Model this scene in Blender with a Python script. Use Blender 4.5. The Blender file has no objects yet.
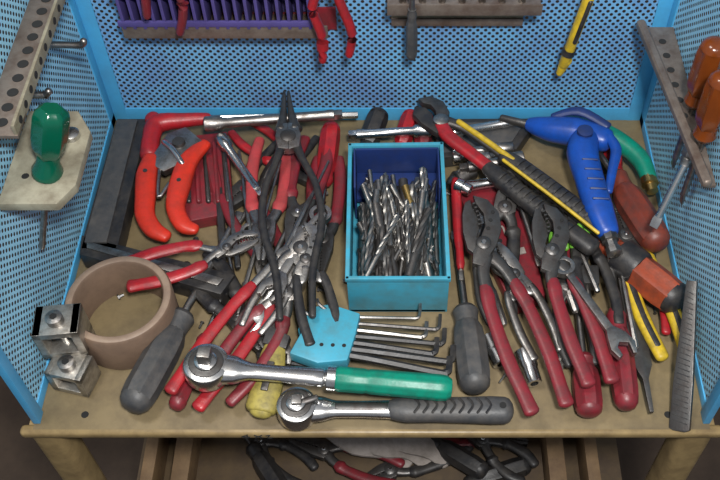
import bpy, bmesh, math, random
from mathutils import Vector, Matrix
random.seed(7)
V=Vector
# ---------------------------------------------------------------- camera (pose recovered from the tray's perspective)
cam=bpy.data.cameras.new('camera'); co=bpy.data.objects.new('camera',cam); bpy.context.collection.objects.link(co)
cam.sensor_width=36; cam.lens=46.85; cam.shift_x=-0.0556; cam.clip_start=.02
co.location=(.0275,0,.83); co.rotation_euler=(math.radians(90-52.6),0,0)
bpy.context.scene.camera=co
bpy.context.scene.view_settings.view_transform='Standard'
# ---------------------------------------------------------------- materials
def mat(name,col,rough=.45,metal=0,dirt=.35,dcol=(.05,.04,.03),scale=60,bump=.15,trans=0,spec=.5,holes=None):
    m=bpy.data.materials.new(name); m.use_nodes=True; nt=m.node_tree; N=nt.nodes; L=nt.links
    b=N['Principled BSDF']; tc=N.new('ShaderNodeTexCoord')
    n1=N.new('ShaderNodeTexNoise'); n1.inputs['Scale'].default_value=scale; n1.inputs['Detail'].default_value=8; n1.inputs['Roughness'].default_value=.7
    L.new(tc.outputs['Object'],n1.inputs['Vector'])
    cr=N.new('ShaderNodeValToRGB'); cr.color_ramp.elements[0].position=.40; cr.color_ramp.elements[1].position=.66
    cr.color_ramp.elements[0].color=(0,0,0,1); cr.color_ramp.elements[1].color=(dirt,dirt,dirt,1)
    L.new(n1.outputs['Fac'],cr.inputs['Fac'])
    mx=N.new('ShaderNodeMixRGB'); mx.inputs[1].default_value=(*col,1); mx.inputs[2].default_value=(*dcol,1)
    L.new(cr.outputs['Color'],mx.inputs['Fac']); L.new(mx.outputs['Color'],b.inputs['Base Color'])
    b.inputs['Metallic'].default_value=metal; b.inputs['Specular IOR Level'].default_value=spec
    mr=N.new('ShaderNodeMapRange'); mr.inputs['To Min'].default_value=max(rough-.08,.05); mr.inputs['To Max'].default_value=min(rough+.2,1)
    L.new(n1.outputs['Fac'],mr.inputs['Value']); L.new(mr.outputs['Result'],b.inputs['Roughness'])
    if trans: b.inputs['Transmission Weight'].default_value=trans
    if bump:
        n2=N.new('ShaderNodeTexNoise'); n2.inputs['Scale'].default_value=scale*6; n2.inputs['Detail'].default_value=3
        L.new(tc.outputs['Object'],n2.inputs['Vector'])
        bp=N.new('ShaderNodeBump'); bp.inputs['Strength'].default_value=bump; bp.inputs['Distance'].default_value=.0006
        L.new(n2.outputs['Fac'],bp.inputs['Height']); L.new(bp.outputs['Normal'],b.inputs['Normal'])
    if holes:
        ax,pitch,rad=holes
        sp=N.new('ShaderNodeSeparateXYZ'); L.new(tc.outputs['Object'],sp.inputs[0])
        def mt(op,a,bb=None):
            k=N.new('ShaderNodeMath'); k.operation=op
            for i,q in enumerate((a,bb)):
                if q is None: continue
                if isinstance(q,(int,float)): k.inputs[i].default_value=q
                else: L.new(q,k.inputs[i])
            return k.outputs[0]
        ds=[]
        for off in (0,.5):
            uu=mt('SUBTRACT',mt('FRACT',mt('ADD',mt('MULTIPLY',sp.outputs[ax],1/pitch),100+off)),.5)
            vv=mt('SUBTRACT',mt('FRACT',mt('ADD',mt('MULTIPLY',sp.outputs[2],1/pitch),100+off)),.5)
            ds.append(mt('ADD',mt('MULTIPLY',uu,uu),mt('MULTIPLY',vv,vv)))
        h=mt('LESS_THAN',mt('MINIMUM',ds[0],ds[1]),rad*rad)
        tr=N.new('ShaderNodeBsdfTransparent'); ms=N.new('ShaderNodeMixShader')
        L.new(h,ms.inputs[0]); L.new(b.outputs[0],ms.inputs[1]); L.new(tr.outputs[0],ms.inputs[2])
        L.new(ms.outputs[0],N['Material Output'].inputs[0])
    return m
M=dict(
 chrome=mat('chrome_steel',(.64,.64,.63),.2,1,.5,(.2,.17,.15),80,.06),
 steel=mat('worn_steel',(.38,.37,.355),.34,1,.75,(.11,.085,.07),90,.2),
 dsteel=mat('dark_steel',(.11,.108,.105),.36,.8,.6,(.05,.035,.03),80,.25),
 bit=mat('drill_bit_steel',(.36,.35,.33),.3,1,.65,(.10,.085,.075),90,.08),
 black=mat('black_rubber',(.013,.013,.015),.4,0,.6,(.055,.048,.04),70,.3),
 grey=mat('grey_rubber',(.042,.044,.047),.45,0,.6,(.10,.09,.08),60,.3),
 red=mat('red_grip',(.36,.012,.018),.33,0,.65,(.11,.015,.018),70,.25),
 dred=mat('dark_red_grip',(.19,.014,.022),.36,0,.7,(.065,.022,.022),70,.25),
 pred=mat('faded_red_grip',(.42,.045,.05),.4,0,.55,(.16,.04,.035),70,.25),
 ored=mat('orange_red_plastic',(.55,.028,.012),.35,0,.5,(.2,.022,.012),70,.15),
 brown=mat('brown_red_handle',(.16,.03,.017),.4,0,.65,(.045,.022,.018),70,.25),
 rust=mat('orange_brown_sleeve',(.27,.045,.016),.4,0,.7,(.08,.025,.015),70,.25),
 green=mat('green_grip',(.0,.21,.135),.35,0,.5,(.01,.07,.05),70,.2),
 tgreen=mat('green_clear_handle',(.0,.11,.06),.1,0,.2,(.005,.05,.03),40,.0,.3),
 lime=mat('lime_plastic',(.16,.45,.04),.35,0,.3),
 cyan=mat('light_blue_plastic',(.045,.31,.44),.36,0,.6,(.07,.18,.20),50,.1),
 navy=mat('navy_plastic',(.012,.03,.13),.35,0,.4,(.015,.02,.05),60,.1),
 blue=mat('blue_gun_plastic',(.008,.065,.36),.3,0,.5,(.01,.03,.12),60,.1),
 yellow=mat('yellow_plastic',(.58,.40,.02),.4,0,.6,(.16,.11,.02),80,.15),
 olive=mat('dirty_yellow_plastic',(.34,.28,.06),.5,0,.8,(.10,.08,.03),80,.15),
 amber=mat('amber_handle',(.22,.05,.008),.1,0,.45,(.07,.02,.008),40,0,.3),
 brass=mat('brass_fitting',(.50,.34,.12),.3,1,.5,(.18,.12,.05),90,.1),
 card=mat('brown_bushing',(.19,.125,.085),.5,0,.6,(.11,.072,.05),40,.2),
 cardi=mat('bushing_face',(.27,.195,.14),.45,0,.6,(.15,.10,.075),40,.2),
 alu=mat('milled_aluminium',(.50,.48,.44),.35,.9,.75,(.15,.12,.09),70,.2),
 tray=mat('tray_mat',(.20,.15,.075),.5,0,.85,(.085,.062,.034),14,.3),
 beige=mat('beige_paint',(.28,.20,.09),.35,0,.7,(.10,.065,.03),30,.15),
 dshelf=mat('lower_shelf_shaded_paint',(.10,.066,.032),.5,0,.7,(.04,.025,.018),20,.2),  # colour darkened to paint the shade below the tray
 panel=mat('blue_painted_sheet',(.065,.36,.64),.35,0,.4,(.07,.21,.36),20,.05),
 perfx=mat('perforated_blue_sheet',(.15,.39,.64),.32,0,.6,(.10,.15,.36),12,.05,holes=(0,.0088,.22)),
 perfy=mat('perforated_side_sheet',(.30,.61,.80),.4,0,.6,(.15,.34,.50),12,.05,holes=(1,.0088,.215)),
 purple=mat('purple_plastic',(.075,.06,.22),.4,0,.5,(.04,.03,.09),40,.1),
 rack=mat('rack_steel',(.22,.18,.15),.42,.5,.8,(.09,.055,.04),40,.25),
 dirtp=mat('dirty_beige_plate',(.28,.26,.19),.45,0,.8,(.12,.095,.06),35,.25),
 wood=mat('shaded_pale_wood',(.20,.125,.06),.55,0,.7,(.09,.05,.025),25,.2),  # darkened wood: lower-shelf shade put into the colour
 floor=mat('concrete_floor',(.08,.054,.036),.7,0,.6,(.03,.02,.016),8,.3),
 white=mat('white_cloth',(.34,.30,.27),.8,0,.6,(.12,.10,.08),30,.2),  # white toned down: the rag's shade is in the colour
 hole=mat('dark_hole',(.01,.01,.01),.8,0,0,bump=0),
)
# ---------------------------------------------------------------- mesh builder, local units = cm, +x runs head -> handle end
class T:
    def __init__(s,name): s.name=name; s.v=[]; s.f=[]; s.fm=[]; s.mats=[]
    def mi(s,m):
        if m not in s.mats: s.mats.append(m)
        return s.mats.index(m)
    def add(s,vs,fs,m):
        b=len(s.v); s.v+= [V(a) for a in vs]; k=s.mi(m)
        for f in fs: s.f.append([i+b for i in f]); s.fm.append(k)
    def sweep(s,pts,r,m,flat=1,segs=12,sub=4,sq=1,cap=.8,up=(0,0,1),twist=0):
        pts=[V(p) for p in pts]
        if not isinstance(r,(list,tuple)): r=[r]*len(pts)
        P=[];Rr=[]
        n=len(pts)
        for i in range(n-1):
            p0=pts[max(i-1,0)];p1=pts[i];p2=pts[i+1];p3=pts[min(i+2,n-1)]
            for k in range(sub if n>2 else 1):
                t=k/(sub if n>2 else 1)
                P.append(.5*((2*p1)+(p2-p0)*t+(2*p0-5*p1+4*p2-p3)*t*t+(3*p1-p0-3*p2+p3)*t**3)); Rr.append(r[i]*(1-t)+r[i+1]*t)
        P.append(pts[-1]);Rr.append(r[-1])
        Tn=[(P[min(i+1,len(P)-1)]-P[max(i-1,0)]).normalized() for i in range(len(P))]
        if cap:
            a=[(math.radians(d)) for d in (30,60,80)]
            h0=[(P[0]-Tn[0]*Rr[0]*cap*math.sin(q)*min(1,flat),Rr[0]*math.cos(q)) for q in reversed(a)]
            h1=[(P[-1]+Tn[-1]*Rr[-1]*cap*math.sin(q)*min(1,flat),Rr[-1]*math.cos(q)) for q in a]
            Tn=[Tn[0]]*3+Tn+[Tn[-1]]*3
            P=[h[0] for h in h0]+P+[h[0] for h in h1]; Rr=[h[1] for h in h0]+Rr+[h[1] for h in h1]
        vs=[];fs=[]; up0=V(up)
        for i,(p,t,q) in enumerate(zip(P,Tn,Rr)):
            sd=up0.cross(t)
            if sd.length<.05: sd=V((0,1,0)).cross(t)
            sd.normalize(); uu=t.cross(sd).normalized()
            for k in range(segs):
                a=2*math.pi*(k+.5)/segs+twist*i
                c=math.copysign(abs(math.cos(a))**sq,math.cos(a)); d=math.copysign(abs(math.sin(a))**sq,math.sin(a))
                vs.append(p+sd*c*q+uu*d*q*flat)
        for i in range(len(P)-1):
            for k in range(segs):
                k2=(k+1)%segs; fs.append((i*segs+k,i*segs+k2,(i+1)*segs+k2,(i+1)*segs+k))
        fs.append(tuple(reversed(range(segs)))); fs.append(tuple((len(P)-1)*segs+k for k in range(segs)))
        s.add(vs,fs,m)
    def lathe(s,prof,m,o=(0,0,0),ax=(1,0,0),segs=20,fl=0,amp=0,closed=False):
        ax=V(ax).normalized(); a1=ax.orthogonal().normalized(); a2=ax.cross(a1); o=V(o)
        if fl: segs=fl*4
        vs=[];fs=[]
        for x,r in prof:
            for k in range(segs):
                a=2*math.pi*k/segs; rr=r*(1-amp*(.5+.5*math.cos(fl*a))) if fl else r
                vs.append(o+ax*x+a1*math.cos(a)*rr+a2*math.sin(a)*rr)
        n=len(prof)
        for i in range(n if closed else n-1):
            j=(i+1)%n
            for k in range(segs):
                k2=(k+1)%segs; fs.append((i*segs+k,i*segs+k2,j*segs+k2,j*segs+k))
        if not closed:
            fs.append(tuple(reversed(range(segs)))); fs.append(tuple((n-1)*segs+k for k in range(segs)))
        s.add(vs,fs,m)
    def plate(s,out,z0,z1,m,bev=.08,mtx=None):
        bm=bmesh.new(); a=[bm.verts.new((x,y,z0)) for x,y in out]; f=bm.faces.new(a)
        g=bmesh.ops.extrude_face_region(bm,geom=[f]); 
        for e in g['geom']:
            if isinstance(e,bmesh.types.BMVert): e.co.z=z1
        bmesh.ops.recalc_face_normals(bm,faces=bm.faces)
        if bev: bmesh.ops.bevel(bm,geom=list(bm.edges),offset=bev,segments=2,affect='EDGES',profile=.6,clamp_overlap=True)
        bm.verts.index_update()
        vs=[(mtx@v.co if mtx else v.co.copy()) for v in bm.verts]; fs=[[v.index for v in f.verts] for f in bm.faces]; bm.free()
        s.add(vs,fs,m)
    def box(s,c,d,m,bev=.06,rot=None):
        x,y,z=d[0]/2,d[1]/2,d[2]/2
        mt=Matrix.Translation(V(c))@(rot.to_4x4() if rot else Matrix.Identity(4))
        s.plate([(-x,-y),(x,-y),(x,y),(-x,y)],-z,z,m,bev,mt)
    def done(s,A=None,B=None,roll=0,flip=False,parent=None):
        if A is not None:
            A=V(A);B=V(B); x=(B-A).normalized(); y=V((0,0,1)).cross(x).normalized(); z=x.cross(y)
            R=Matrix((x,y,z)).transposed()@Matrix.Rotation(math.radians(roll),3,'X')
            org=(A+B)/2; vs=[A+R@V((v.x,-v.y if flip else v.y,v.z)) for v in s.v]
        else:
            vs=s.v; org=sum(vs,V())/len(vs)
        if parent is not None: org=V((0,0,0))
        me=bpy.data.meshes.new(s.name); me.from_pydata([(v-org)*.01 for v in vs],[],s.f)
        for m in s.mats: me.materials.append(M[m])
        me.polygons.foreach_set('material_index',s.fm); me.polygons.foreach_set('use_smooth',[True]*len(s.f))
        bm=bmesh.new(); bm.from_mesh(me); bmesh.ops.recalc_face_normals(bm,faces=bm.faces); bm.to_mesh(me); bm.free()
        me.set_sharp_from_angle(angle=math.radians(38))
        o=bpy.data.objects.new(s.name,me); o.location=org*.01; bpy.context.collection.objects.link(o)
        if parent: o.parent=parent
        return o
def dist(A,B): return (V(B)-V(A)).length
# ---------------------------------------------------------------- tool builders
def screwdriver(name,A,B,hl,r,grip,shaft='chrome',sr=.32,fl=6,butt=None,amp=.16,phil=False):
    L=dist(A,B); t=T(name); h=L-hl
    t.lathe([(h-.2,sr*1.5),(h,r*.62),(h+.5,r*.8),(h+hl*.12,r*.72),(h+hl*.2,r*.7)],grip,segs=20)
    t.lathe([(h+hl*.19,r*.7),(h+hl*.28,r*.92),(h+hl*.42,r),(h+hl*.8,r),(h+hl*.9,r*.93)],grip,fl=fl,amp=amp)
    t.lathe([(h+hl*.89,r*.92),(h+hl*.94,r*.86),(h+hl*.985,r*.62),(L,r*.3)],butt or grip)
    t.lathe([(1.2,sr),(h,sr)],shaft,segs=12)
    if phil: t.lathe([(0,.05),(.5,sr*.8),(1.25,sr)],shaft,fl=4,amp=.4)
    else: t.plate([(0,-sr*1.1),(0,sr*1.1),(.8,sr*1.25),(1.6,sr*.8),(1.6,-sr*.8),(.8,-sr*1.25)],-sr*.35,sr*.35,shaft,.03)
    return t.done(A,B)
def pump_pliers(A,B,sp,grip,metal='steel',flip=False,k=None,gr=.85,roll=0,name='water_pump_pliers'):
    L=dist(A,B); k=k or L/25; t=T(name)
    up=[(0,.75),(.9,2.0),(2.6,2.6),(4.6,2.2),(6.2,1.1),(7.4,-.2),(8.2,-1.0),(7.6,-1.9),(6.3,-1.4),(5,-.2),(3.8,.75),(2.4,1.05),(1.0,.7)]
    lo=[(.1,.45),(1.2,.35),(2.6,.55),(3.7,.2),(4.6,-.4),(5.2,-.3),(6.6,.6),(8.0,1.4),(8.4,.6),(7.2,-.7),(5.6,-1.7),(3.6,-1.5),(1.6,-.9),(.3,-.2)]
    t.plate([(x*k,y*k) for x,y in up],-.1*k,.6*k,metal,.1); t.plate([(x*k,y*k) for x,y in lo],-.62*k,.08*k,metal,.1)
    for i in range(6):
        t.box(((.9+i*.5)*k,(.55+.05*i-.02*i*i)*k,0),(.18*k,.3*k,1.0*k),'dsteel',.02)
    t.lathe([(-.8*k,.75*k),(.7*k,.75*k),(.85*k,.55*k)],'dsteel',(5.7*k,-.1*k,0),(0,0,1))
    t.lathe([(.8*k,.3*k),(.95*k,.2*k)],'chrome',(5.7*k,-.1*k,0),(0,0,1))
    for i in range(3): t.lathe([(.6*k,.22*k),(.66*k,.2*k)],'hole',((4.2-i*.85)*k,(.9+i*.55)*k,0),(0,0,1),10)
    for sg,z in ((-1,.2),(1,-.2)):
        t.sweep([(6.9*k,sg*.3*k,z),(8.6*k,sg*(1.1)*k,z),(L*.46,sg*sp*.44,z)],[.75*k,.6*k,.55*k],metal,flat=.55,sq=.7)
        t.sweep([(L*.42,sg*sp*.41,z),(L*.47,sg*sp*.45,z),(L*.55,sg*sp*.52,z),(L*.75,sg*sp*.56,z),(L*.9,sg*sp*.5,z),(L-.6,sg*sp*.47,z)],[gr*.7,gr*.95,gr*.85,gr*.95,gr*.9,gr*1.0],grip,flat=.6,sq=.8)
    return t.done(A,B,roll,flip)
def comb_pliers(A,B,sp,grip,metal='steel',nose=4.5,thin=1.0,gr=.8,roll=0,name='combination_pliers',bow=1.0,stripe=None):
    L=dist(A,B); t=T(name); j=nose
    for sg in (1,-1):
        o=[(0,.06),(0,.38*thin),(j*.35,.75*thin),(j*.8,1.2),(j+.8,1.25),(j+1.4,.5),(j+.8,.06)]
        if sg<0: o=[(x,-y) for x,y in reversed(o)]
        t.plate(o,-.5,.5,metal,.1)
        t.sweep([(j+.2,-sg*.3,0),(j+1.8,sg*.9,0),(j+3.4,sg*(sp*.42),0)],[.9,.62,.55],metal,flat=.7,sq=.75)
        x0=j+2.6; W=L-x0
        t.sweep([(x0,sg*sp*.36,0),(x0+W*.08,sg*sp*.43,0),(x0+W*.2,sg*sp*.5*bow,0),(x0+W*.6,sg*sp*.56*bow,0),(L-.5,sg*sp*.42,0)],[gr*.7,gr*1.1,gr*.85,gr*.95,gr*.8],grip,flat=.72,sq=.85)
        if stripe: t.sweep([(x0+W*.2,sg*sp*.5*bow,gr*.45),(x0+W*.6,sg*sp*.56*bow,gr*.48),(L-1.6,sg*sp*.46,gr*.4)],gr*.45,stripe,flat=.6)
    for i in range(int(j/.4)-2): t.box((.3+i*.4,0,0),(.14,.3,1.04),'dsteel',.02)
    t.lathe([(-.68,.8),(.6,.8),(.72,.6)],'dsteel',(j+.4,0,0),(0,0,1)); t.lathe([(.7,.3),(.8,.2)],'chrome',(j+.4,0,0),(0,0,1))
    return t.done(A,B,roll)
def ratchet(A,B,R,kind):
    L=dist(A,B); t=T('ratchet_wrench')
    t.lathe([(-1.1,R*.8),(-.95,R*.95),(-.6,R),(.7,R),(.95,R*.95),(1.05,R*.82)],'chrome',(0,0,0),(0,0,1),32)
    t.lathe([(1.0,R*.76),(1.18,R*.74),(1.22,R*.68)],'dsteel',(0,0,0),(0,0,1),28)
    t.lathe([(1.15,R*.5),(1.5,R*.48),(1.6,R*.4)],'chrome',(0,0,0),(0,0,1),24)
    if kind=='g':
        t.box((0,0,2.2),(1.2,1.2,1.6),'steel',.12); t.lathe([(0,.2),(.12,.1)],'chrome',(-.6,0,2.3),(-1,0,0),8)
    else:
        t.box((.1,0,1.75),(.95,.95,.6),'steel',.1); t.sweep([(R*.3,0,1.45),(R*1.0,.5,1.45)],[.35,.3],'dsteel',flat=.6)
    t.sweep([(R*.55,0,0),(R*1.25,0,0),(R*1.9,0,0),(L*.3,0,0),(L*.47,0,0)],[R*.72,R*.62,.85,.82,.95],'chrome',flat=.72,sq=.75)
    h=L*.44
    if kind=='g':
        t.lathe([(h+1,.9),(h+1.2,1.2),(h+2,1.22)],'chrome')
        t.lathe([(h+1.9,1.05),(h+2.3,1.22),(h+4.6,1.2),(h+5,1.12),(h+5.3,1.2),(L-1.2,1.28),(L-.5,1.2),(L-.05,.9)],'green',fl=10,amp=.05)
        t.lathe([(L-.15,.85),(L,.5)],'dsteel')
    else:
        t.sweep([(R*1.9,0,.55),(L*.28,0,.6),(L*.42,0,.6)],[.35,.42,.35],'dsteel',flat=.3)
        t.sweep([(h,0,0),(h+1.4,0,0),(h+4,0,0),(h+6.5,0,0),(L-2,0,0),(L-.6,0,0)],[.95,1.25,1.2,1.25,1.35,1.3],'grey',flat=.8,sq=.8)
        for i in range(9):
            x=h+2.2+i*.85
            t.sweep([(x,-.75,.98),(x+.45,0,1.04),(x,.75,.98)],.13,'black',segs=6,sub=3)
        t.lathe([(-.1,.33),(.12,.33)],'hole',(L-.9,0,.98),(0,0,1),12)
    return t.done(A,B)
def wrench(A,B,w,metal='chrome',th=.3,name='combination_wrench',roll=0):
    L=dist(A,B); t=T(name)
    t.plate([(-w*.75,w*.95),(w*.2,w*1.15),(w*1.3,w*.75),(w*2.1,w*.38),(w*2.1,-w*.38),(w*1.2,-w*.95),(0,-w*1.15),(-w*1.0,-w*.65),(-w*.85,-w*.35),(w*.15,-w*.6),(w*.55,w*.1),(w*.2,w*.5),(-w*.65,w*.55)],-th,th,metal,.08)
    t.plate([(w*1.8,-w*.4),(L-w*1.1,-w*.33),(L-w*1.1,w*.33),(w*1.8,w*.4)],-th*.7,th*.7,metal,.1)
    t.lathe([(-th*1.1,w*.62),(-th*1.2,w*.7),(-th*1.1,w),(th*1.1,w),(th*1.2,w*.7),(th*1.1,w*.62)],metal,(L-w*.4,0,0),(0,0,1),24,closed=True)
    return t.done(A,B,roll)
def socket(A,B,r,metal='chrome',name='socket'):
    L=dist(A,B); t=T(name)
    t.lathe([(0,r*.72),(.08,r*.9),(.15,r),(L*.5,r),(L*.55,r*.86),(L-.1,r*.84),(L,r*.75),(L,r*.45),(L*.3,r*.5),(L*.3,r*.72)],metal,closed=True,segs=24)
    t.lathe([(L*.32,r*.7),(L*.36,r*.7)],'hole',segs=12)
    return t.done(A,B)
def ext_bar(A,B,r=.6,metal='chrome',name='socket_extension_bar'):
    L=dist(A,B); t=T(name)
    t.lathe([(0,r*1.35),(.1,r*1.5),(1.8,r*1.5),(2.2,r),(L-2,r),(L-1.7,r*1.1),(L-1.0,r*1.1)],metal,segs=20)
    t.box((L-.5,0,0),(1.0,r*1.4,r*1.4),metal,.06)
    return t.done(A,B)
# ---------------------------------------------------------------- tool cart
cart=bpy.data.objects.new('tool_cart',None); bpy.context.collection.objects.link(cart)
X=32.45;Y0=41.2;Y1=82.2
def cbox(n,a,b,m,bev=.05):
    t=T(n); t.box([(a[i]+b[i])/2 for i in range(3)],[b[i]-a[i] for i in range(3)],m,bev); return t.done(parent=cart)
cbox('tray_bottom',(-X-.3,Y0-.8,-.6),(X+.3,Y1+.3,0),'tray')
t=T('front_lip'); t.sweep([(-X-1.2,Y0-.7,-.55),(X+1.2,Y0-.7,-.55)],.55,'beige',sq=.6,segs=16); t.done(parent=cart)
t=T('tray_bolt_holes')
for x,y in ((-28,42),(28.9,42)): t.lathe([(-.02,.38),(.03,.36)],'hole',(x,y,0),(0,0,1),16)
t.done(parent=cart)
t=T('ink_marks')
for p in ([(-12,0),(-12.6,-.3),(-11.8,-.35)],[(-12,.1),(-12,-.6)],[(-11.3,0),(-10.6,-.5)],[(-10.6,0),(-11.3,-.5)],[(-10.2,-.1),(-9.8,0),(-10.1,-.5),(-9.6,-.5)]):
    t.sweep([(x,Y0-1.26,z-.28) for x,z in p],.06,'hole',segs=6,sub=2)
t.done(parent=cart)
def sheet(n,quad,m):
    t=T(n); t.add(quad,[(0,1,2,3)],m); return t.done(parent=cart)
H=34
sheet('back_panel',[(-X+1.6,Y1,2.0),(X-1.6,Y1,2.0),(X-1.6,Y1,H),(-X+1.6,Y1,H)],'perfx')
cbox('back_band',(-X,Y1-.12,0),(X,Y1+.12,2.0),'panel')
for sg,nm in ((-1,'left'),(1,'right')):
    cbox(nm+'_back_stile',(min(sg*X,sg*(X-1.7)),Y1-.15,0),(max(sg*X,sg*(X-1.7)),Y1+.15,H),'panel')
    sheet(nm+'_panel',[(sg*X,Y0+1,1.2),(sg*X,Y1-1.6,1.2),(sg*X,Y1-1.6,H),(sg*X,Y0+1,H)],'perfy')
    cbox(nm+'_side_band',(sg*X-.12,Y0,0),(sg*X+.12,Y1,1.3),'panel')
    cbox(nm+'_side_stile',(sg*X-.12,Y1-1.7,0),(sg*X+.12,Y1,H),'panel')
    cbox(nm+'_front_edge',(sg*X-.35,Y0-.2,0),(sg*X+.35,Y0+1.1,H),'panel',.1)
    for y in (Y0+.6,Y1-1): 
        t=T(nm+'_post'); t.sweep([(sg*(X-.5),y,-.8),(sg*(X-.5),y,-80)],1.6,'beige',sq=.5,segs=16,cap=0); t.done(parent=cart)
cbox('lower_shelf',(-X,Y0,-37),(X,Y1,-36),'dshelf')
t=T('floor'); t.add([(-300,-200,-80),(300,-200,-80),(300,400,-80),(-300,400,-80)],[(0,1,2,3)],'floor'); t.done()
t=T('wall_back'); t.add([(-300,160,-80),(300,160,-80),(300,160,160),(-300,160,160)],[(0,1,2,3)],'floor'); t.done()
# wooden box of odds and ends on the lower shelf
t=T('wooden_box')
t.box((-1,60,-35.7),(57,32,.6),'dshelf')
for x in (-29.5,27.5): t.box((x,60,-32.9),(1.6,32,6),'wood',.1)
for y in (44.5,75.5): t.box((-1,y,-32.9),(57,1.4,6),'wood',.1)
t.box((-25.5,60,-33.2),(2.2,30,5.2),'wood',.1); t.box((23,60,-33.2),(2.2,30,5.2),'wood',.1)
t.done()
t=T('white_rag'); 
for i in range(3): t.sweep([(-7+i*3,57+random.uniform(-1,1),-33),(-3+i*3,55+random.uniform(-1,1),-32),(1+i*3,54,-33),(4+i*2.5,52,-34)],[1.2,2.0,1.9,1],'white',flat=.4)
t.done()
for (a,b,g) in (((-20,58,-34),(-9,50,-34),'black'),((-12,55,-33),(3,50,-33),'dred'),((10,58,-33),(20,50,-33),'black'),((20,55,-34),(4,58,-34),'dred'),((-3,49,-34),(12,56,-34),'black')):  # dark red instead of red, painting the lower shelf's shade
    comb_pliers(a,b,3.5,g,'dsteel')
for (a,b) in (((-21,60,-34),(-12,47,-33)),((0,60,-34),(14,50,-32.5)),((8,48,-34),(20,52,-34))):
    screwdriver('screwdriver',a,b,9,1.4,'black','dsteel')
# ---------------------------------------------------------------- left part of the tray
t=T('magnetic_welding_square')
t.plate([(-31.2,79.8),(-27.4,79.8),(-27.6,60.2),(-31.6,60.2)],.05,2.6,'black',.15)
t.plate([(-31.0,79.4),(-28.6,79.4),(-28.8,61),(-31.2,61)],2.5,2.9,'grey',.08)
t.plate([(-31.8,62.2),(-31.5,59.6),(-15.8,54.4),(-14.6,56.9),(-24,59.8)],.05,2.6,'black',.15)
t.plate([(-31.0,61.2),(-30.8,60.3),(-16.2,55.4),(-15.7,56.3)],2.5,2.8,'steel',.05)
t.done()
t=T('bearing_bushing')
t.lathe([(0,4.4),(0,5.25),(.3,5.35),(4.9,5.35),(5.15,5.2),(5.15,4.5),(4.9,4.35)],'card',(-25.4,52.2,0.02),(0,0,1),56,closed=True)
t.lathe([(5.13,4.52),(5.2,4.62),(5.2,5.1),(5.13,5.2)],'cardi',(-25.4,52.2,0.02),(0,0,1),56,closed=True)
t.done()
t=T('toolmaker_clamp_block')
def frame(c,w,d,h,th,rot):
    R=Matrix.Rotation(math.radians(rot),3,'Z')
    for o,s in (((0,0,-h/2+th/2),(w,d,th)),((0,0,h/2-th/2),(w,d,th)),((-w/2+th/2,0,0),(th,d,h)),((w/2-th/2,0,0),(th,d,h))):
        t.box(V(c)+R@V(o),s,'alu',.08,R)
    t.lathe([(0,.8),(.8,.8),(.9,.6)],'steel',V(c)+V((0,-.2,h/2)),(0,0,1)); t.lathe([(.85,.4),(.95,.35)],'hole',V(c)+V((0,-.2,h/2)),(0,0,1),6)
    t.lathe([(-h/2,.4),(h/2,.4)],'chrome',V(c)+V((0,-.2,0)),(0,0,1),12)
frame((-29.4,45.6,1.85),3.8,2.9,3.4,.7,-14); frame((-30.0,48.2,5.4),4.3,3.4,4.2,.8,6)
t.box((-30.0,49.4,1.65),(3.2,2.6,3.3),'alu',.1)
t.done()
# T-handle driver
t=T('t_handle_hex_driver')
t.sweep([(-26.3,73.9,2.6),(-26.4,76.2,3),(-26.0,78.4,3.1),(-23,79.0,3.1),(-20.2,79.3,3.1)],[1.15,1.05,1.2,.9,.7],'red',segs=16)
t.sweep([(-26.7,79.2,3.1),(-26.2,78.6,3.1)],[1.0,1.1],'red')
t.sweep([(-20.5,79.3,3.1),(-2.3,80,3)],.42,'chrome',segs=6,cap=.1,sq=1)
t.done()
# orange-red pipe snips
t=T('plastic_pipe_cutter')
t.sweep([(-25.9,73.1,3),(-26.0,70.4,3),(-25.6,67.2,3),(-25.2,64.6,3),(-24.0,62.6,3),(-22.4,61.6,3)],[.9,1.2,1.15,1.1,1.0,.7],'ored',flat=.7,sq=.75)
t.sweep([(-19.9,75.3,3),(-21.5,72.7,3),(-22.0,69,3),(-22.0,65.6,3),(-20.8,63.2,3),(-19.4,62.6,3)],[.7,1.15,1.25,1.05,.95,.6],'ored',flat=.7,sq=.75)
t.plate([(-26,72),(-24.5,76.5),(-22.5,77.6),(-20.2,75.3),(-22,72),(-24,70.6)],2.6,3.5,'steel',.12)
t.sweep([(-24.6,75,3.6),(-23.3,73.5,4),(-22,71.6,3.6)],.35,'chrome'); t.lathe([(3.4,.8),(3.9,.7)],'dsteel',(-22.9,74.9,0),(0,0,1))
t.sweep([(-24.6,71,3.2),(-24.1,67,3.2),(-23.2,69,3.2)],.22,'steel')
for x,y in ((-26,70.4),(-22,69)): t.lathe([(3.7,.3),(3.9,.25)],'dsteel',(x,y,0),(0,0,1),12)
t.done()
t=T('red_bit_holder'); t.plate([(-24.5,77.4),(-18,78.6),(-15.8,66),(-21.4,64.6)],.05,1.7,'dred',.2)
for i in range(5): t.sweep([(-22.6+i*1.1,76.5,1.9),(-21+i*1.1,67.5,1.9)],.3,'dred' if i%2 else 'dsteel',segs=8)
t.done()
ext_bar((-18.2,75.8,3.6),(-12.6,67,3.4),.5)
ext_bar((-20,77,4.5),(-4,78.3,4.8),.6,'steel')
pump_pliers((-12.0,60,4.6),(-25.8,55.6,4.2),3.6,'red',gr=.75,flip=True,k=.62)
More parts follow.
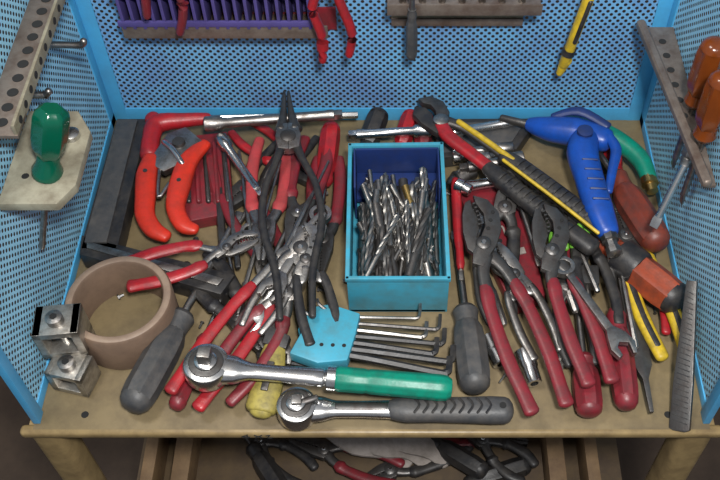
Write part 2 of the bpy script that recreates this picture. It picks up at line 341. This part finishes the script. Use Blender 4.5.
# circlip pliers
t=T('circlip_pliers'); A=(-10.7,81.3,5.6);B=(-7.4,49.5,5.2); L=dist(A,B)
for sg in (1,-1):
    t.sweep([(0,sg*.25,0),(3.5,sg*.45,0),(6.2,sg*.8,0)],[.16,.4,.75],'dsteel',flat=.8)
    t.plate([(5.5,0),(5.8,sg*1.1),(7.5,sg*1.45),(9.3,sg*1.2),(9.6,0)] if sg>0 else [(9.6,0),(9.3,-1.2),(7.5,-1.45),(5.8,-1.1),(5.5,0)],-.5,.5,'steel',.1)
    t.sweep([(8.6,sg*.8,0),(11,sg*1.5,0),(15,sg*2.8,0),(20,sg*3.1,0),(26,sg*1.9,0),(L-.4,sg*1.6,0)],[.6,.42,.4,.45,.42,.36],'black',flat=.85)
t.lathe([(-.7,.9),(.6,.9),(.75,.6)],'dsteel',(7.6,0,0),(0,0,1)); t.done(A,B)
# red-handled pliers bundle
pump_pliers((-6.0,63,4.5),(-18.2,41.9,2.4),3.4,'red',gr=.72,k=.8)
comb_pliers((-6.5,58,4.2),(-15,42.4,2.2),3.4,'dred',bow=1.1,gr=.72)
comb_pliers((-11.7,57.4,4),(-12.3,76.6,2.8),3.4,'pred',gr=.75)
comb_pliers((-9.0,59.6,3.4),(-7.0,76.6,2.8),3.2,'dred','dsteel')
comb_pliers((-7.5,53.5,3),(-16.5,69.5,1.6),3.2,'dred','dsteel',gr=.65)
comb_pliers((-5.7,57.0,2),(-5.6,74.5,1.8),2.8,'dred','dsteel')
comb_pliers((-11,48,2),(-19.5,60,1.6),3.2,'black','dsteel')
comb_pliers((-18,66,1),(-8,79,1.4),3.2,'black','dsteel',gr=.6)
comb_pliers((-6,70,1),(-17,80,1.4),3.2,'red','dsteel',gr=.6)
for a,b,r in (((-17.4,73,2.2),(-14.4,58,2.2),.3),((-16,74.5,2.6),(-12.8,60,2.6),.38),((-15.5,55,1.5),(-18,70,1.5),.45),((-10.8,72,3.8),(-13.8,52,2.6),.25),((-5.4,72,3.6),(-9.6,58,4.2),.3),((-13.6,56,2.4),(-9.2,46.8,2.2),.4)):
    t=T('pin_punch'); L=dist(a,b); t.lathe([(0,r*.5),(L*.35,r*.6),(L*.42,r),(L-.3,r*1.1),(L,r*.8)],'steel' if r<.4 else 'dsteel',segs=8); t.done(a,b)
screwdriver('screwdriver',(-6.4,58,1.5),(-5.4,78.9,2.6),9,1.2,'red')
screwdriver('screwdriver',(-15.8,56,1),(-18.9,41.8,1.5),8.6,.95,'dred',sr=.25)
screwdriver('screwdriver',(-15.2,66.3,1.4),(-22.9,41.4,2.3),11.6,1.75,'grey','steel',.42,8,amp=.1)
screwdriver('screwdriver',(-16.5,62,1),(-10,76.5,1.6),8,1.2,'black','steel')
screwdriver('screwdriver',(-13.5,52,1),(-19.8,75,1.2),8,1.1,'dred','steel',.25)
wrench((-10.3,53.4,4.6),(-5.6,63.8,4.6),1.2,'steel'); wrench((-12.2,50.4,3.2),(-7.3,60.8,4.8),1.0)
wrench((-9.0,47,2.4),(-13.6,63,2.6),1.1,'steel')
pump_pliers((-8.0,61.5,5.2),(-4.5,47.2,4),3,'black','steel',k=.8,gr=.55)
comb_pliers((-5.4,63.0,5.2),(-12.3,49.2,3.4),2.6,'steel','steel',gr=.45,name='slip_joint_pliers')
screwdriver('nut_driver',(-9,64,3),(-13.6,50,2.6),3,.6,'steel','steel',.35)
# ratchets
ratchet((-15.6,44.5,4.8),(7.7,42.9,3.6),2.2,'g')
ratchet((-7.1,41.6,2.0),(13.4,41.5,1.9),1.95,'k')
# utility knife
t=T('utility_knife'); A=(-9.5,48.6,2.8);B=(-10.9,39.9+1,1.6); L=dist(A,B)
t.sweep([(0,0,0),(1.5,0,0),(4,.2,0),(L-1,.2,0),(L-.5,.2,0)],[.9,1.25,1.5,1.55,1.1],'olive',flat=.6,sq=.8)
t.plate([(-1.5,-1.2),(.6,-1.3),(.8,1.2),(-.6,1.3)],-.5,.6,'black',.15); t.box((4,.2,.95),(3,.7,.4),'dsteel',.1); t.done(A,B)
# hex key set
t=T('hex_key_set')
t.plate([(-6.2,51.2),(-3.6,51.9),(-1.2,51.0),(-1.6,48.6),(-2.3,45.6),(-5.2,45.3),(-8.0,46.4),(-6.9,49)],2.8,4.3,'cyan',.25)
t.plate([(-7.4,49.4),(-6.2,52),(-4.2,52.4),(-4.0,50.4)],2.4,3.9,'cyan',.2)
for i in range(7):
    y=50.9-i*.74; r=.17+.034*i; m='steel' if i in (0,2) else ('dsteel' if i==1 else 'black')
    xe=(4.6,6.6,5.2,7.0,6.2,7.8,7.4)[i]; ye=(51.6,50.3,49.4,48.6,47.5,46.6,45.3)[i]
    t.sweep([(-6.2+.1*i,y,3.9),(-2,y,3.7),(xe-.9,ye,2.4),(xe-.25,ye+.03,2.35),(xe+.1,ye+.25,2.35),(xe+.2,ye+.9,2.4),(xe+.25,ye+1.7,2.5)],r,m,segs=6,cap=.1,sub=5)
for p in ((-7.2,51.9),(-5.6,52.6)): t.sweep([(p[0],p[1],4.4),(p[0]+.2,p[1]-.5,4.3),(p[0]+.9,p[1]-.9,3.8)],.17,'steel',segs=6,cap=.1)
for i in range(4): t.lathe([(0,.22),(.05,.2)],'hole',(-6.0+i*1.1,47.4-.05*i,4.28),(0,0,1),10)
t.done()
t=T('hex_key'); t.sweep([(-11.2,50.6,1.6),(-11.3,48.0,1.6),(-10.8,47.3,1.6),(-9.8,47.2,1.6),(7.6,44.6,1.2)],.36,'black',segs=6,cap=.1,sub=5); t.done()
# ---------------------------------------------------------------- blue bin with drill bits
t=T('storage_bin'); z=6.2
def wall(a,b,zb,zt,m,th=.3,ins=.35):
    a=V(a);b=V(b); d=(b-a).normalized(); n=V((-d.y,d.x)); 
    o=[a,b,b+n*th,a+n*th]; t.plate([(p.x,p.y) for p in o],zb,zt,m,.08)
c=[(-2.6,53.9),(7.7,53.9),(7.5,72.4),(-2.9,72.2)]
for i in range(4): wall(c[i],c[(i+1)%4],.05,z,'cyan')
t.plate(c,.05,.5,'cyan',.05)
for a,b in (((-2.75,53.75),(7.85,53.75)),((7.85,53.75),(7.6,72.55)),((7.6,72.55),(-3.05,72.35)),((-3.05,72.35),(-2.75,53.75))): wall(a,b,z-.5,z+.05,'cyan',.42)
t.plate([(-2.2,71.5),(7.0,71.7),(7.0,71.95),(-2.2,71.8)],.6,z-.2,'navy',.02)  # navy lining plates paint the shade on the bin's inner back faces
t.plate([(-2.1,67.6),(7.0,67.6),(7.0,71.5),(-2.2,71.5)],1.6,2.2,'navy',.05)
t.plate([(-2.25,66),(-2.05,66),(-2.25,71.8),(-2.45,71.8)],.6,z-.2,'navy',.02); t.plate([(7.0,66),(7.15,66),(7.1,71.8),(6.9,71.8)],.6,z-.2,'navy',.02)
t.done()
t=T('drill_bits')
NB=190
for i in range(NB):
    lay=i/NB; L=random.uniform(5.0,10.5); r=random.choice((.22,.28,.34,.4,.48,.56)); 
    an=random.gauss(math.pi/2,.26); ti=random.uniform(-.05,.3)
    d=V((math.cos(an),math.sin(an),ti)).normalized()
    hx=abs(d.x)*L/2+r; hy=abs(d.y)*L/2
    cx=random.uniform(-2.1+hx,7.1-hx) if hx<4.5 else 2.4
    cy=random.uniform(54.7+hy,69.2-hy); zz=1.3+3.5*lay+abs(d.z)*L/2-.3
    sgn=1 if random.random()<.6 else -1
    p=V((cx,cy,zz))-d*L/2*sgn; q=p+d*L*sgn; d=d*sgn
    m=random.choice(('bit','bit','steel','dsteel','bit','brass' if i%4==0 else 'dsteel'))
    a1=d.orthogonal().normalized(); a2=d.cross(a1); vs=[];fs=[]; n=30; sg=12; fx=random.uniform(.22,.4)
    for k in range(n+1):
        x=k/n; xx=x*L; 
        for j in range(sg):
            ph=2*math.pi*j/sg
            if x<fx: rr=r*.95
            else: rr=r*(.42+.58*abs(math.cos(ph)))
            if k==n: rr=.03
            ph2=ph+ (x-fx)*L/(r*3.4) if x>fx else ph
            vs.append(p+d*xx+(a1*math.cos(ph2)+a2*math.sin(ph2))*rr)
    for k in range(n):
        for j in range(sg): fs.append((k*sg+j,k*sg+(j+1)%sg,(k+1)*sg+(j+1)%sg,(k+1)*sg+j))
    fs.append(tuple(range(sg))); t.add(vs,fs,m)
t.done()
# ---------------------------------------------------------------- right part of the tray
screwdriver('screwdriver',(8.8,63.5,1.4),(10.1,43.5,2.0),9.8,1.7,'grey','steel',.4,8,amp=.1)
t=T('cable_cutter'); A=(5.8,79.6,4.4);B=(24.4,59.0,4.8); L=dist(A,B)
t.plate([(-1.6,.2),(-.9,1.6),(.8,2.1),(2.6,1.4),(3.4,0),(2.4,-.6),(1.4,.3),(.2,.6),(-.6,.1)],-.4,.5,'dsteel',.12)
t.plate([(-1.0,-.9),(0,-.1),(1.2,-.2),(2.6,-1.1),(4.2,-1.0),(4.0,-2.0),(1.6,-2.2),(-.2,-1.9)],-.5,.35,'black',.12)
t.lathe([(-.6,.9),(.65,.9),(.8,.6)],'steel',(2.9,-.3,0),(0,0,1))
t.sweep([(2.5,-.2,.1),(5,-1.2,.1),(9,-1.25,.1),(13,-1.2,0)],[.8,.85,.8,.75],'red',flat=.7,sq=.8)
t.sweep([(2.5,0,0),(5,1.0,0),(9,1.2,0),(13,1.25,0)],[.8,.6,.5,.5],'dsteel',flat=.7,sq=.8); t.sweep([(4.5,1.0,.5),(9,1.2,.5),(13,1.25,.5)],.34,'yellow')
for sg in (1,-1):
    t.sweep([(11.5,sg*1.25,0),(14,sg*1.4,0),(20,sg*1.5,0),(L-1,sg*1.3,0)],[.85,1.15,1.15,1.1],'black',flat=.75,sq=.85)
    for i in range(12): t.lathe([(-.12,1.17),(.12,1.17)],'black',(14+i*.9,sg*(1.4+.01*i),-.1),(1,0,0),12)
t.sweep([(12.5,.1,1.0),(20,.1,1.0),(L-1.4,0,.9)],.2,'yellow',segs=6)
t.done(A,B)
t=T('air_blow_gun')
t.sweep([(18.2,78.2,3.2),(20.3,76.9,3.8),(23.0,75.8,4.4),(26.2,74.2,4.8)],[.9,1.5,1.75,1.4],'blue',flat=.9,sq=.85)
t.sweep([(24.4,75.4,4.6),(23.3,72,5.2),(23.5,68,5.4),(24.0,63.5,5.4),(24.6,60.6,5.2)],[1.5,1.8,1.6,1.55,1.2],'blue',flat=.85,segs=16,sq=.85)
t.sweep([(26.4,74.4,5.4),(27.0,72,5.6),(26.2,69,5.6),(25.4,66,5.4)],[.6,.65,.55,.45],'blue',flat=.8)
t.sweep([(20.6,78.2,4.6),(23.6,78.0,5.6),(26.6,75.6,5.6)],[.4,.7,.55],'navy',flat=.6)
t.lathe([(-.6,.9),(.6,.9),(.7,.6)],'navy',(23.6,73.8,6.2),(0,0,1),16)
for i in range(5): t.sweep([(22.8+.12*i,69.5-i*1.4,6.72),(24.4+.12*i,69.4-i*1.4,6.72)],.14,'navy',segs=6)
t.lathe([(0,.8),(.3,.95),(1.2,.95),(1.3,.7),(2.0,.7),(2.1,.85),(2.8,.85),(3,.5)],'steel',(24.6,60.6,5.1),(.15,-1,-.05),8)
t.lathe([(0,.5),(4.2,.45),(4.4,.3)],'dsteel',(18.8,77.9,3.2),(-1,.35,0)); t.done()
t=T('flex_hose_handle'); t.sweep([(22.7,78.6,2.8),(27,76.8,3),(30.2,73.2,3),(31.0,70,2.8)],[1.1,1.2,1.1,.9],'green',segs=16)
t.lathe([(0,.9),(1,1.0),(1.1,.7),(2.0,.65)],'brass',(30.9,70.2,2.8),(.1,-.9,-.05),12); t.done()
screwdriver('screwdriver',(24,79,3),(30.3,59.6,3.8),11,1.75,'brown','steel',.35,8,amp=.1)
screwdriver('screwdriver',(21,65.5,2.4),(31.4,52.6,3.4),11.5,2.0,'rust','steel',.4,6,butt='black')
t=T('grip_sleeve'); t.lathe([(0,1.5),(.3,2.04),(2.6,2.06),(3.0,1.9)],'black',(26.0,59.3,3.0),(.63,-.775,.06),24); t.done()
comb_pliers((26.4,67,2.2),(30.0,46.8,2.4),3.0,'yellow','dsteel',gr=.85,stripe='black')
t=T('flat_file'); t.plate([(0,-.3),(2,-.9),(17,-.9),(18.5,-.3),(22,-.2),(22,.2),(18.5,.3),(17,.9),(2,.9),(0,.3)],-.25,.25,'dsteel',.05); t.done((26.4,63.5,2.6),(26.9,42.7,1.4))
screwdriver('screwdriver',(25.2,65,3),(24.5,41.6,1.9),10.8,1.3,'dred','steel',.5,8,amp=.12)
screwdriver('screwdriver',(21.3,61,2),(20.9,41.1,1.6),6.5,1.4,'dred','steel',.35,8,amp=.1)
pump_pliers((9.8,64.6,5.6),(17.0,40.6,3),3.8,'dred','dsteel',k=1.05,gr=.78)
pump_pliers((17.2,63.4,5.8),(22.0,43.0,3.6),2.6,'dred','dsteel',k=1.0,gr=.78)
pump_pliers((13.2,60.8,3.4),(17.6,47,2),3.0,'steel','steel',k=.8,gr=.5,flip=True)
comb_pliers((11.2,66,2.6),(13.2,51,1.8),3,'dsteel','steel',gr=.5,name='slip_joint_pliers')
comb_pliers((19.5,60,3.4),(20.8,46,2),3,'black','dsteel',gr=.6)
comb_pliers((21.5,66,3.6),(23.6,50,3),3,'black','dsteel',gr=.65)
comb_pliers((15.2,70,4),(12.6,57,2),3,'black','dsteel')
comb_pliers((26,71,2),(28.5,58,2),2.6,'black','dsteel')
comb_pliers((28.5,65,1.4),(28.8,50,1.4),2.6,'red','dsteel',gr=.6)
screwdriver('screwdriver',(17.6,58,2.6),(15,71.6,3.6),6,.9,'black','steel')
screwdriver('screwdriver',(22.6,49,1.6),(22,66,2.4),7,1.0,'black','steel')
screwdriver('screwdriver',(18.5,46,1.6),(20.6,61,2.4),7,.9,'dred','steel')
screwdriver('screwdriver',(28,66,1.2),(27.6,78.6,1.6),7,1.2,'red','steel')
for a,b,r in (((20,68,3.4),(23,54,3.6),.3),((18,66,3.4),(20.6,52,3),.4),((25.8,60,3.4),(26.2,48,2.6),.3),((11.8,58,2.4),(13.4,51,2),.35)):
    t=T('pin_punch'); L=dist(a,b); t.lathe([(0,r*.5),(L*.35,r*.6),(L*.42,r),(L-.3,r*1.1),(L,r*.8)],'steel',segs=8); t.done(a,b)
wrench((24.3,46.6,4.9),(19.3,56.6,4.9),1.15,'steel',.35)
socket((11.7,50.2,1.1),(12.9,47.0,1.1),1.05); socket((15.2,48.6,1.1),(16.0,44.8,1.1),.95)
for a,b,r,m in (((9.2,71.2,1.2),(11.4,72.6,1.2),1.0,'steel'),((12,74.4,1.2),(14.2,75.2,1.2),1.0,'steel'),((13.4,71.6,1.3),(15.6,72.6,1.3),.9,'dsteel'),((8.6,70.3,1),(9.4,72.3,1),.8,'steel'),((9.0,68.6,3.6),(10.6,67.6,3.6),.8,'chrome'),((16.6,70,2),(18.4,71,2),.85,'dsteel'),((8.8,74.6,1.4),(10.6,74.9,1.4),.9,'chrome')): socket(a,b,r,m)
t=T('hex_bit_case'); t.plate([(9.4,68.8),(16.0,71.2),(18,55),(14.5,53.2)],.05,1.6,'dred',.2)
t.sweep([(13.2,63.4,1.75),(14,64,1.75),(14.4,62.8,1.75),(15.2,63.6,1.75),(15.6,62.2,1.75)],.12,'white',segs=6); t.plate([(13.3,60.5),(16.2,61.2),(16.4,60.4),(13.6,59.7)],1.55,1.75,'white',.03)
for i in range(7): t.lathe([(-.05,.3),(.05,.28)],'hole',(12+i*.55,67.5-i*1.8,1.62),(0,0,1),8)
t.done()
ext_bar((17,70.6,2.6),(9.2,69.0,2.4)); ext_bar((17,73.4,2.6),(9.6,71.9,2.4),.6,'steel'); ext_bar((8.4,77.6,2.4),(16.6,79.3,2.6),.5); ext_bar((6.4,77.3,3.2),(-3.3,76.5,3.2),.55)
ext_bar((16,75.6,2),(9.5,74.9,2),.5,'steel')
t=T('black_ratchet_case'); t.plate([(7,74),(16.5,75.5),(19.5,80.6),(7,80.5)],.05,1.9,'black',.2); t.plate([(7.8,74.8),(15.8,76.2),(17.8,79.8),(7.8,79.7)],1.85,2.05,'grey',.08); t.done()
screwdriver('screwdriver',(-1.9,73.9,1),(.4,81,2.8),6,1.3,'black')
screwdriver('screwdriver',(2.2,73.9,1),(4.2,81,2.6),6,1.1,'red'); screwdriver('screwdriver',(5.2,73.9,1),(5.8,81,2.4),6,1.1,'dred')
screwdriver('screwdriver',(9.2,56.5,2.2),(9.0,70,3),12,.6,'red','steel',.2,6,amp=.05)
# green hex key fan
t=T('folding_hex_key_set'); 
for i in range(6): t.sweep([(18.6+i*.75,57,2.6),(18.9+i*.78,61+.3*i,3.4)],.24,'dsteel',segs=6); t.sweep([(18.8+i*.76,59.2+.2*i,3.6),(18.9+i*.78,61+.3*i,4.2)],.36,'lime',segs=8)
t.plate([(18,55.5),(23.4,55.2),(23.6,57.6),(18,57.8)],2,3.4,'dsteel',.2); t.done()
# flat rasp against the right wall
t=T('rasp'); t.plate([(0,-.5),(10,-.95),(14.4,-1.0),(14.6,-.6),(14.6,.6),(14.4,1.0),(10,.95),(0,.5)],-.3,.3,'dsteel',.08)
for i in range(26):
    w=.35+.017*i
    t.plate([(1.0+i*.5,-w),(1.1+i*.5,-w),(1.4+i*.5,w),(1.3+i*.5,w)],.28,.33,'black',0)
t.done((31.4,52.6,7.6),(29.9,41.9,1.2),30)
# small loose hardware
t=T('loose_fasteners')
for i in range(46):
    x=random.uniform(-29,30); y=random.uniform(46,80); r=random.uniform(.1,.22)
    a=random.uniform(0,6.3); d=V((math.cos(a),math.sin(a),0)); L=random.uniform(.5,1.4)
    t.lathe([(0,r*1.8),(r*1.2,r*1.8),(r*1.3,r),(L,r)],random.choice(('steel','dsteel','dsteel')),(x,y,r*1.8),d,6)
t.done()
# ---------------------------------------------------------------- things hanging on the back panel
t=T('comb_tool_rack')
t.plate([(-27,79.2),(-6.6,79.2),(-6.6,82),(-27,82)],15.9,16.7,'rack',.1); t.box((-16,78.9,16.6),(22,.3,1.6),'rack',.08); t.box((-15.5,81.9,16),(22.5,.3,3),'dred',.08)
t.box((-16.8,81.6,20.5),(20.6,.3,6.5),'purple',.08)
for i in range(19): t.box((-26.6+i*1.1,80.0,20),(.35,2.8,5.6),'purple',.06)
t.box((-16.8,78.7,17.9),(20.8,.35,.7),'purple',.08); t.box((-16.8,78.7,21.5),(20.8,.35,.6),'purple',.08)
t.done()
def hang(pts,m,r=.75): 
    t=T('hanging_pliers')
    for k,p in enumerate(pts): t.sweep(p,[r*.9,r,r,r*.9],m,flat=.75)
    c=pts[0][0]; t.lathe([(-.6,1),(.6,1)],'dsteel',(c[0],c[1],c[2]+.8),(0,1,0)); t.plate([(-.9,0),(.9,0),(.5,5),(-.5,5)],-.5,.5,'dsteel',.1,Matrix.Translation((c[0],c[1],c[2]+1))@Matrix.Rotation(math.pi/2,4,'X'))
    t.done()
hang([[(-4.6,77,25),(-6.2,77,21.5),(-5.5,77,17.8),(-5.6,77,14.4)],[(-4.2,77,25),(-3.2,77,21.5),(-2.3,77,18),(-2.7,77,15.2)]],'red',.68)
hang([[(-20.2,77,25),(-19.4,77,22.5),(-19.6,77,20.4),(-20.3,77,18.2)],[(-21.6,77,26),(-22.6,77,24),(-23,77,22.4),(-23.3,77,20.4)]],'dred',.65)
t=T('wall_tool_shelf')
t.plate([(1.4,78.6),(17.6,78.6),(17.6,82),(1.4,82)],19.3,19.8,'rack',.08); t.box((9.5,78.5,19.9),(16.2,.25,1.4),'rack',.06); t.box((9,81.6,17.6),(14.4,.4,4),'dirtp',.08); t.box((9,81.3,16),(14.4,.3,1),'rack',.08)
for i in range(7): t.lathe([(0,.4),(3.2,.4)],'steel',(3+i*2.1,80,19.8),(0,0,1),12)
t.done()
screwdriver('screwdriver',(4.0,78.2,26),(4.0,78,13.6),6.5,.65,'grey','steel',.3)
t=T('marking_pencil'); t.sweep([(22.8,79,24),(21.0,79,12)],.7,'yellow',flat=.8,sq=.8); t.sweep([(21.2,79,12.6),(20.7,79,10.6)],[.68,.4],'yellow')
t.sweep([(22.45,78.5,21),(21.6,78.5,15.6)],.4,'black',flat=.7); t.lathe([(-.4,.76),(.4,.76)],'black',(21.3,79,13.8),(-.15,0,-1),14)
t.done()
# ---------------------------------------------------------------- left wall racks
t=T('perforated_wall_shelf')
t.plate([(-32.2,54),(-28.9,54),(-29.3,76.5),(-32.2,76.5)],26.2,26.6,'rack',.08); t.box((-29.1,65.3,26.9),(.3,22.4,1.4),'dirtp',.06)
for i in range(12): t.lathe([(0,.5),(.06,.5)],'hole',(-30.6,55.5+i*1.8,26.6),(0,0,1),14); t.lathe([(0,.35),(.06,.35)],'hole',(-28.93,55.5+i*1.8,27),(1,0,0),10)
t.done()
t=T('pegboard_hook')
for y,z,xe in ((70.7,21.9,-28),(63.3,22.3,-29.6)): t.sweep([(-32.3,y,z),(-30,y,z),(xe-.4,y,z),(xe,y,z+.5)],.35,'steel',segs=10)
t.done()
t=T('screwdriver_shelf'); t.plate([(-32.2,51.8),(-27.0,51.8),(-25.8,54),(-25.8,60.5),(-27.5,63.2),(-32.2,63.2)],19.4,20.4,'dirtp',.2)
t.lathe([(0,.8),(.5,.8),(.6,.5)],'chrome',(-27.4,59.8,20.4),(0,0,1)); t.lathe([(0,.35),(.05,.3)],'hole',(-30.5,55,20.4),(0,0,1),10); t.done()
t=T('screwdriver'); A=(-31.2,53.4,12);B=(-26.5,56.6,27.2)
t.lathe([(0,.3),(9,.3)],'steel',segs=10); L=dist(A,B)
t.lathe([(8.6,.8),(9,1.3),(9.6,1.35),(10.4,1.0),(11.2,1.0)],'tgreen'); t.lathe([(11.1,1.0),(12,1.4),(13,1.55),(L-1,1.55),(L-.4,1.4),(L,.9)],'tgreen',fl=6,amp=.14); t.done(A,B)
# right wall rack
t=T('slotted_wall_shelf')
t.plate([(28.6,79.5),(31.0,57),(32.2,57),(32.2,79.5)],16.4,16.8,'rack',.08); t.sweep([(28.6,79.5,17.2),(31.2,57,17.2)],.5,'rack',segs=8,sq=.6)
for i in range(9): t.lathe([(0,.4),(.06,.4)],'hole',(31-.05*i,59.5+i*2.2,16.8),(0,0,1),12)
t.done()
for a,b,m in (((31.6,61.5,9),(31.3,61.5,26.5),'amber'),((31.6,66.5,9),(31.7,66.5,26),'amber')):
    screwdriver('screwdriver',a,b,8,1.4,m,'steel',.35)
for y in (69.5,73,76.5): socket((30.6,y,18.9),(30.6,y,16.9),1.0,'steel')
screwdriver('screwdriver',(28.2,58.2,9),(31.7,63,17.2),3,.9,'steel','chrome',.38)
# ---------------------------------------------------------------- light
def area(n,loc,tgt,size,e,col=(1,1,1)):
    l=bpy.data.lights.new(n,'AREA'); l.energy=e; l.size=size; l.color=col; o=bpy.data.objects.new(n,l); bpy.context.collection.objects.link(o)
    o.location=loc; d=V(tgt)-V(loc); o.rotation_euler=d.to_track_quat('-Z','Y').to_euler()
area('added_overhead_light',(-.5,.5,1.75),(0,.6,0),.3,11,(1,.96,.9))  # unseen overhead light, added to give the metal highlights
area('flash_lamp',(.12,-.04,1.08),(0,.62,.02),.1,17,(1,.98,.955))
w=bpy.data.worlds.new('world'); bpy.context.scene.world=w; w.use_nodes=True
w.node_tree.nodes['Background'].inputs[0].default_value=(.85,.9,1,1); w.node_tree.nodes['Background'].inputs[1].default_value=.32
